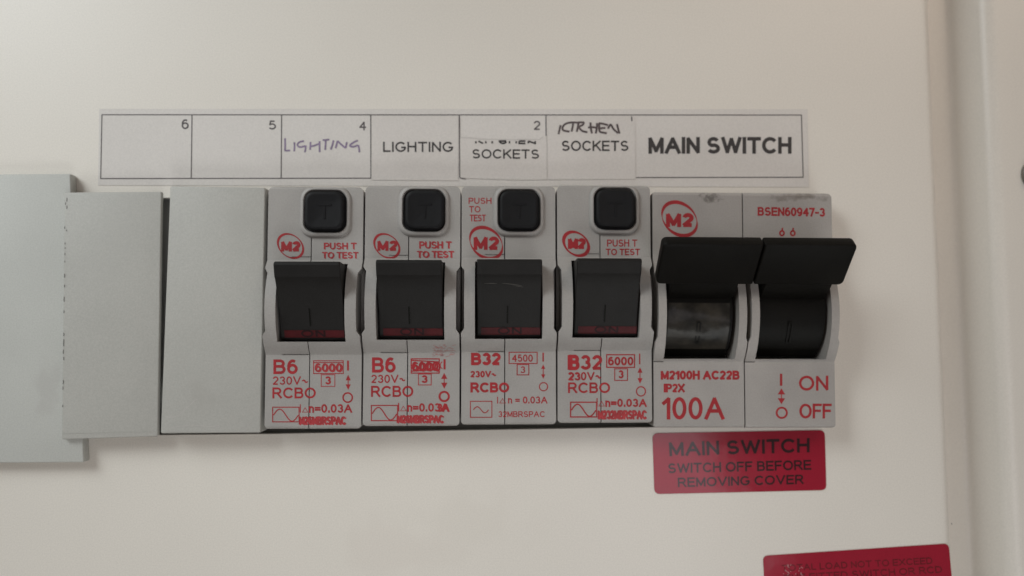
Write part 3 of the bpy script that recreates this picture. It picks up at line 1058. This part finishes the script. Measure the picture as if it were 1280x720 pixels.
# ------------------------------------------------------------------ main switch: two poles, two linked handles
qa = ((815.2, 239.8), (927.6, 240.4), (930.8, 535), (817.2, 535))
qb = ((928.4, 240.4), (1039.2, 241), (1045.2, 535), (931.6, 535))
ca, Wa, Ha, rota = module_frame(qa)
cb, Wb, Hb, rotb = module_frame(qb)
ms = empty('main_switch', (ca + cb) / 2, rota)
tag(ms, 'double main isolator switch with two wide black handles, right end of the row', 'main switch')
inv = frame_of(ms).inverted()
for k, (c, W, H) in enumerate(((ca, Wa, Ha), (cb, Wb, Hb))):
    off = (inv @ c).x / MM
    prof = arch_profile(H, -9.9, 9.0, 3.4, edge=0.6)
    bm = prism_vh(prof, -W / 2 + .05, W / 2 - .05)
    cutb = box_bm(-6.75, 6.75, -9.45, 8.0, -8, 20)
    nl = [side_notch(s, W - .1, -6.0, 6.5, 0.35) for s in (-1, 1)]
    # parting step at the foot of the left cheek
    nl.append(box_bm(-W / 2 - 1, -6.7, -10.05, -9.9, H1 - 0.8, H1 + 6))
    if k == 1:
        nl += [corner(W / 2 - .05, H / 2, 1.0), corner(W / 2 - .05, -H / 2, 0.6)]
    else:
        nl += [corner(-W / 2 + .05, H / 2, 0.6), corner(-W / 2 + .05, -H / 2, 0.6)]
    bm = boolean(bm, [cutb] + nl)
    # rounded outer corners of the face
    bevel_bm(bm, 0.16, 2, 34)
    bmesh.ops.translate(bm, verts=bm.verts, vec=(off * MM, 0, 0))
    cs = link('pole_case', bm_mesh(bm), M_MAIN, ms, smooth=18)
    # barrel the handle turns on
    ax_v, ax_h, rr = 0.0, H1 - 8.2, 10.2
    arc = [(ax_v + rr * math.sin(math.radians(a)), ax_h + rr * math.cos(math.radians(a))) for a in range(-62, 51, 4)]
    prof_b = [(8.0, H1 - 7), ] + arc[::-1] + [(-9.0, H1 - 7)]
    bb = prism_vh(prof_b, off - 6.55, off + (5.95 if k == 0 else 6.2))
    br = link('barrel', bm_mesh(bb), M_HANDLE, ms, smooth=25)
    # scuffed clear window on the left barrel, plain mark on the right one
    if k == 0:
        a0, a1 = -47, 6
        r2 = rr + 0.17
        fm = bmesh.new()
        rows = []
        for i in range(15):
            a = math.radians(a0 + (a1 - a0) * i / 14)
            rows.append([fm.verts.new(((off - 6.2 + 11.6 * j / 10) * MM, -(ax_h + (r2 + 0.10 * math.sin(i * .9 + j * 1.3) * math.sin(j * .8)) * math.cos(a)) * MM,
                                       (ax_v + r2 * math.sin(a)) * MM)) for j in range(11)])
        for i in range(14):
            for j in range(10):
                fm.faces.new((rows[i][j], rows[i][j + 1], rows[i + 1][j + 1], rows[i + 1][j]))
        link('clear_window', bm_mesh(fm), M_FILM, br, smooth=60)
    mk = bmesh.new()
    for i in range(40):
        a = 2 * math.pi * i / 40
    va = math.radians(-26)
    o1 = rrect(0.9, 4.2, 0.44, 5, off - 0.4, ax_v + rr * math.sin(va))
    def on_barrel(u, v, d):
        return Vector((u * MM, -(ax_h + math.sqrt((rr + d) ** 2 - (v - ax_v) ** 2)) * MM, v * MM))
    vin = rrect(0.36, 3.6, 0.17, 5, off - 0.4, ax_v + rr * math.sin(va))
    A = [mk.verts.new(on_barrel(u, v, .34)) for u, v in o1]
    C = [mk.verts.new(on_barrel(u, v, .34)) for u, v in vin]
    for i in range(len(A)):
        mk.faces.new((A[i], A[(i + 1) % len(A)], C[(i + 1) % len(A)], C[i]))
    link('zero_mark', bm_mesh(mk), M_HANDLE, br, smooth=0)
    # handle: narrow neck, then a wide paddle leaning out towards the viewer
    nprof = [(1.9, H1 + 0.6), (2.1, H1 + 2.1), (3.4, H1 + 4.0), (5.4, H1 + 6.2), (9.0, H1 + 8.0), (9.2, H1 + 4.5), (6.5, H1 - 1)]
    hd = empty('handle', Vector((0, 0, 0)))
    del hd['m']
    hd.parent = ms
    bm = prism_vh(nprof, off - 6.3, off + 6.15)
    bevel_bm(bm, 0.25, 2, 30)
    link('neck', bm_mesh(bm), M_HANDLE, hd, smooth=30)
    pprof = [(4.3, H1 + 5.6), (11.05, H1 + 12.0), (12.6, H1 + 10.4), (5.9, H1 + 4.0)]
    bm = prism_vh(pprof, off - (9.25 if k == 0 else 8.64), off + (8.52 if k == 0 else 7.85))
    # chamfer the outer corners, round the long edges
    outer = (off - 9.25 if k == 0 else off + 7.85) * MM
    vert_e = [e for e in bm.edges if abs((e.verts[0].co - e.verts[1].co).normalized().x) < .1 and (e.verts[0].co - e.verts[1].co).length < 3 * MM
              and abs(e.verts[0].co.x - outer) < .01 * MM]
    bmesh.ops.bevel(bm, geom=vert_e, offset=0.9 * MM, segments=3, profile=.5, affect='EDGES')
    bevel_bm(bm, 0.35, 3, 40)
    link('paddle', bm_mesh(bm), M_HANDLE, hd, smooth=30)

t = ms
m2_logo(827.2, 252.8, 871.6, 294.4, R(832.5, 266.3, 867.2, 283.8), t, 1.0, True, 0.05)
text('print', 'BSEN60947-3', R(947, 258.6, 1031.3, 269.6, 1.4), h, M_RED, t, .02)
for cx in (977.5, 991):
    strokes('isolator_symbol', [ring_pts(cx, 291.5, 2.6, 2.9, 16)], 2.2, h, M_RED, t, closed=True)
    strokes('isolator_symbol', [[(cx + .6, 284.8), (cx, 289)]], 2.0, h, M_RED, t)
text('print', 'M2100H AC22B', R(825.9, 463.2, 924.5, 474.6), h, M_RED, t, .035)
text('print', 'IP2X', R(829.6, 479.6, 856, 490.5), h, M_RED, t, .03)
text('print', '100A', R(827.7, 496.4, 905.5, 524.4), h, M_RED, t, .0)
text('print', 'I', R(974.9, 467.2, 977.9, 482.2), h, M_RED, t)
up_down(976.8, 485.4, 505.4, 4.6, t, M_RED)
strokes('print_circle', [ring_pts(977.2, 516, 6.4, 6.4)], 2.4, h, M_RED, t, closed=True)
text('print', 'ON', R(998.7, 469.6, 1035.4, 488.3), h, M_RED, t, .002)
text('print', 'OFF', R(999.2, 504.6, 1039.6, 523.1), h, M_RED, t, .002)

# ------------------------------------------------------------------ paper labels
strip = empty('label_strip', P(565, 185, 0))
tag(strip, 'long white paper strip ruled into cells, stuck above the switches', 'label strip')
sheet('paper', [(124, 136), (1009.5, 136.5), (1011, 234), (122.5, 231.5)], 0.02, 0.06, M_PAPER, strip)
hs = 0.10
border = [[(127, 143.4), (1002, 143.8)], [(125.6, 223.2), (573, 222.6)], [(794.5, 222), (1004.4, 221.6)], [(127.4, 143), (125.8, 223.6)], [(1001.8, 143.4), (1004, 222)]]
border += [[(240, 143.5), (239, 223)], [(352, 143.5), (351.4, 223)], [(463.4, 143.6), (463.6, 223)], [(682.4, 143.6), (682.6, 171)]]
strokes('ruled_line', border, 1.25, hs, M_RULE, strip)
text('cell_number', '6', R(227, 149, 236, 161.4), hs, M_RULE, strip)
text('cell_number', '5', R(335.8, 150.6, 345, 162), hs, M_RULE, strip)
text('cell_number', '4', R(449, 151.8, 457.6, 163), hs, M_RULE, strip)
text('cell_number', '2', R(667, 151, 675.5, 162.5), hs, M_RULE, strip)
text('print', 'MAIN SWITCH', R(810.5, 171.2, 989.5, 192.2), hs, M_INK, strip, .022)


def pen(pts_list, ox, oy, k):
    return [smooth_line([(ox + x / k, oy + y / k) for x, y in l]) for l in pts_list]


strokes('handwriting', pen([[(120, 135), (122, 220), (120, 298)], [(112, 300), (150, 302), (190, 298)], [(245, 190), (247, 250), (243, 312)],
                            [(372, 175), (315, 188), (285, 225), (320, 255), (390, 240)], [(398, 232), (393, 280), (384, 325)],
                            [(460, 185), (458, 240), (455, 292)], [(455, 247), (520, 232), (590, 202)], [(583, 175), (580, 250), (582, 322)],
                            [(622, 162), (660, 160), (712, 154)], [(662, 165), (660, 230), (655, 292)], [(768, 165), (750, 230), (730, 288)],
                            [(822, 170), (808, 220), (795, 270)], [(822, 172), (870, 220), (928, 268)], [(928, 268), (936, 230), (945, 188)],
                            [(1092, 165), (1030, 195), (985, 235), (1030, 250), (1095, 228)], [(1098, 228), (1108, 280), (1112, 325)]], 345, 160, 10.667),
        2.3, hs, M_PEN, strip)

st1 = empty('paper_sticker', P(518, 185, 0.1))
tag(st1, 'white paper sticker printed LIGHTING in black above the second breaker', 'sticker', 'paper stickers on the label strip')
sheet('paper', [(464.4, 145), (573, 145), (572.8, 225.8), (464.2, 225)], 0.125, 0.05, M_STICK, st1)
hk = 0.195
text('print', 'LIGHTING', R(478.8, 177.2, 566.4, 190), hk, M_INK, st1, .004)

st2 = empty('paper_sticker', P(630, 195, 0.1))
tag(st2, 'torn white sticker reading SOCKETS under half a cut-off word, above third breaker', 'sticker', 'paper stickers on the label strip')
torn = [(574.6, 171.4)]
for i in range(1, 24):
    x = 574.6 + 108.6 * i / 24
    y = 171.4 + 3.0 * min(1, i / 7) + random.uniform(-.7, .7) - (3.4 if i > 22 else 0)
    torn.append((x, y))
torn += [(683.4, 169.8), (683.8, 224.4), (650, 225), (610, 223.8), (580, 222.8), (575.4, 222)]
sheet('paper', torn, 0.125, 0.05, M_STICK, st2)
strokes('torn_edge', [torn[:24]], 1.0, hk, M_CREASE, st2)
text('print', 'KITCHEN', R(593.8, 167, 670, 180.4), hk, M_INK, st2, .0, clip=.70)
text('print', 'SOCKETS', R(590, 186.4, 674, 198.2, .4), hk, M_INK, st2, .004)
strokes('ruled_line', [[(574.2, 144), (574.8, 222)], [(574.8, 222.4), (582, 223.2)]], 1.1, hk + .004, M_RULE, st2)

st3 = empty('paper_sticker', P(740, 195, 0.1))
tag(st3, 'white sticker reading SOCKETS with a handwritten word above it, beside the MAIN SWITCH cell', 'sticker', 'paper stickers on the label strip')
sheet('paper', [(684.2, 145.2), (794, 145.4), (794.6, 224), (684.6, 224.6)], 0.125, 0.05, M_STICK, st3)
text('print', 'SOCKETS', R(701.8, 175.8, 785.8, 188.8), hk, M_INK, st3, .004)
strokes('handwriting', pen([[(126, 130), (116, 175), (105, 222)], [(218, 106), (178, 118), (150, 145), (152, 182), (215, 196)],
                            [(205, 108), (255, 104), (300, 108)], [(252, 108), (246, 150), (236, 196)], [(305, 112), (298, 150), (288, 198)],
                            [(300, 106), (355, 104), (345, 130), (310, 152), (345, 190), (395, 202)], [(425, 104), (428, 160), (440, 215)], [(400, 156), (445, 152), (495, 160)],
                            [(490, 110), (488, 160), (478, 215)], [(505, 112), (550, 118), (600, 132)], [(520, 166), (545, 160), (575, 160)], [(512, 116), (515, 190), (545, 205), (588, 212)],
                            [(600, 168), (625, 126), (655, 170), (700, 212)], [(690, 120), (700, 165), (715, 216)]], 685, 140, 8.0),
        2.6, hk, M_PEN2, st3)
strokes('ruled_line', [[(789.6, 145.6), (789.8, 151.5)]], 1.6, hk + .004, M_RULE, st3)

# ------------------------------------------------------------------ red warning labels
rl1 = empty('warning_label', P(924, 578, 0))
tag(rl1, 'red plastic label reading MAIN SWITCH, stuck below the main switch', 'warning label', 'red warning labels')
sheet('label_film', rounded_quad(((815.6, 541.6), (1031, 537.6), (1033, 612.6), (818, 617.6)), 7), 0.03, 0.08, M_LABEL, rl1)
hl = 0.135
text('print', 'MAIN SWITCH', ((836, 552.6), (1012, 547.6), (1012, 565.4), (837, 570.4)), hl, M_LABELINK, rl1, .012)
text('print', 'SWITCH OFF BEFORE', ((834.8, 579.3), (1013.7, 574.8), (1014.3, 587.2), (834.8, 591.7)), hl, M_LABELINK, rl1, .008)
text('print', 'REMOVING COVER', ((847, 597.2), (1004.5, 593.2), (1004.5, 605), (847.5, 609)), hl, M_LABELINK, rl1, .008)
rl2 = empty('warning_label', P(1072, 725, 0))
tag(rl2, 'red label about total load, cut off by the bottom picture edge', 'warning label', 'red warning labels')
sheet('label_film', rounded_quad(((953.7, 694.9), (1186, 679.4), (1196, 790), (960, 806)), 7), 0.03, 0.08, M_LABEL, rl2)
text('print', 'TOTAL LOAD NOT TO EXCEED', ((977, 706.2), (1165, 696.6), (1166, 704.9), (977.6, 714.4)), hl, M_FAINT, rl2)
text('print', 'THE FITTED SWITCH OR RCD', ((980, 718.4), (1177, 707.4), (1178, 716), (981, 727.2)), hl, M_FAINT, rl2)
M_SCUFF_GLARE = mat('label_scuff_glare', (0.42, 0.20, 0.21), 0.6, 0.3, 900, 0.1)  # pale pink for scuffs and bits of glare painted over the first letters
scuff_glare = []
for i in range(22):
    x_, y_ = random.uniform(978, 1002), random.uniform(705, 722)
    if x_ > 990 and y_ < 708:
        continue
    scuff_glare.append([(x_, y_), (x_ + random.uniform(-1.5, 2.5), y_ + random.uniform(.8, 2.4))])
wo = strokes('scuff_glare_patch', scuff_glare, 0.8, hl + .012, M_SCUFF_GLARE, rl2)
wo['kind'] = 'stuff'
speck = strokes('paint_speck', [[(1189.2, 654), (1189.8, 655.6)]], 1.2, .02, M_GRIME, unit)

for o in list(bpy.data.objects):
    for k_ in ('m', 'wh'):
        if k_ in o:
            del o[k_]
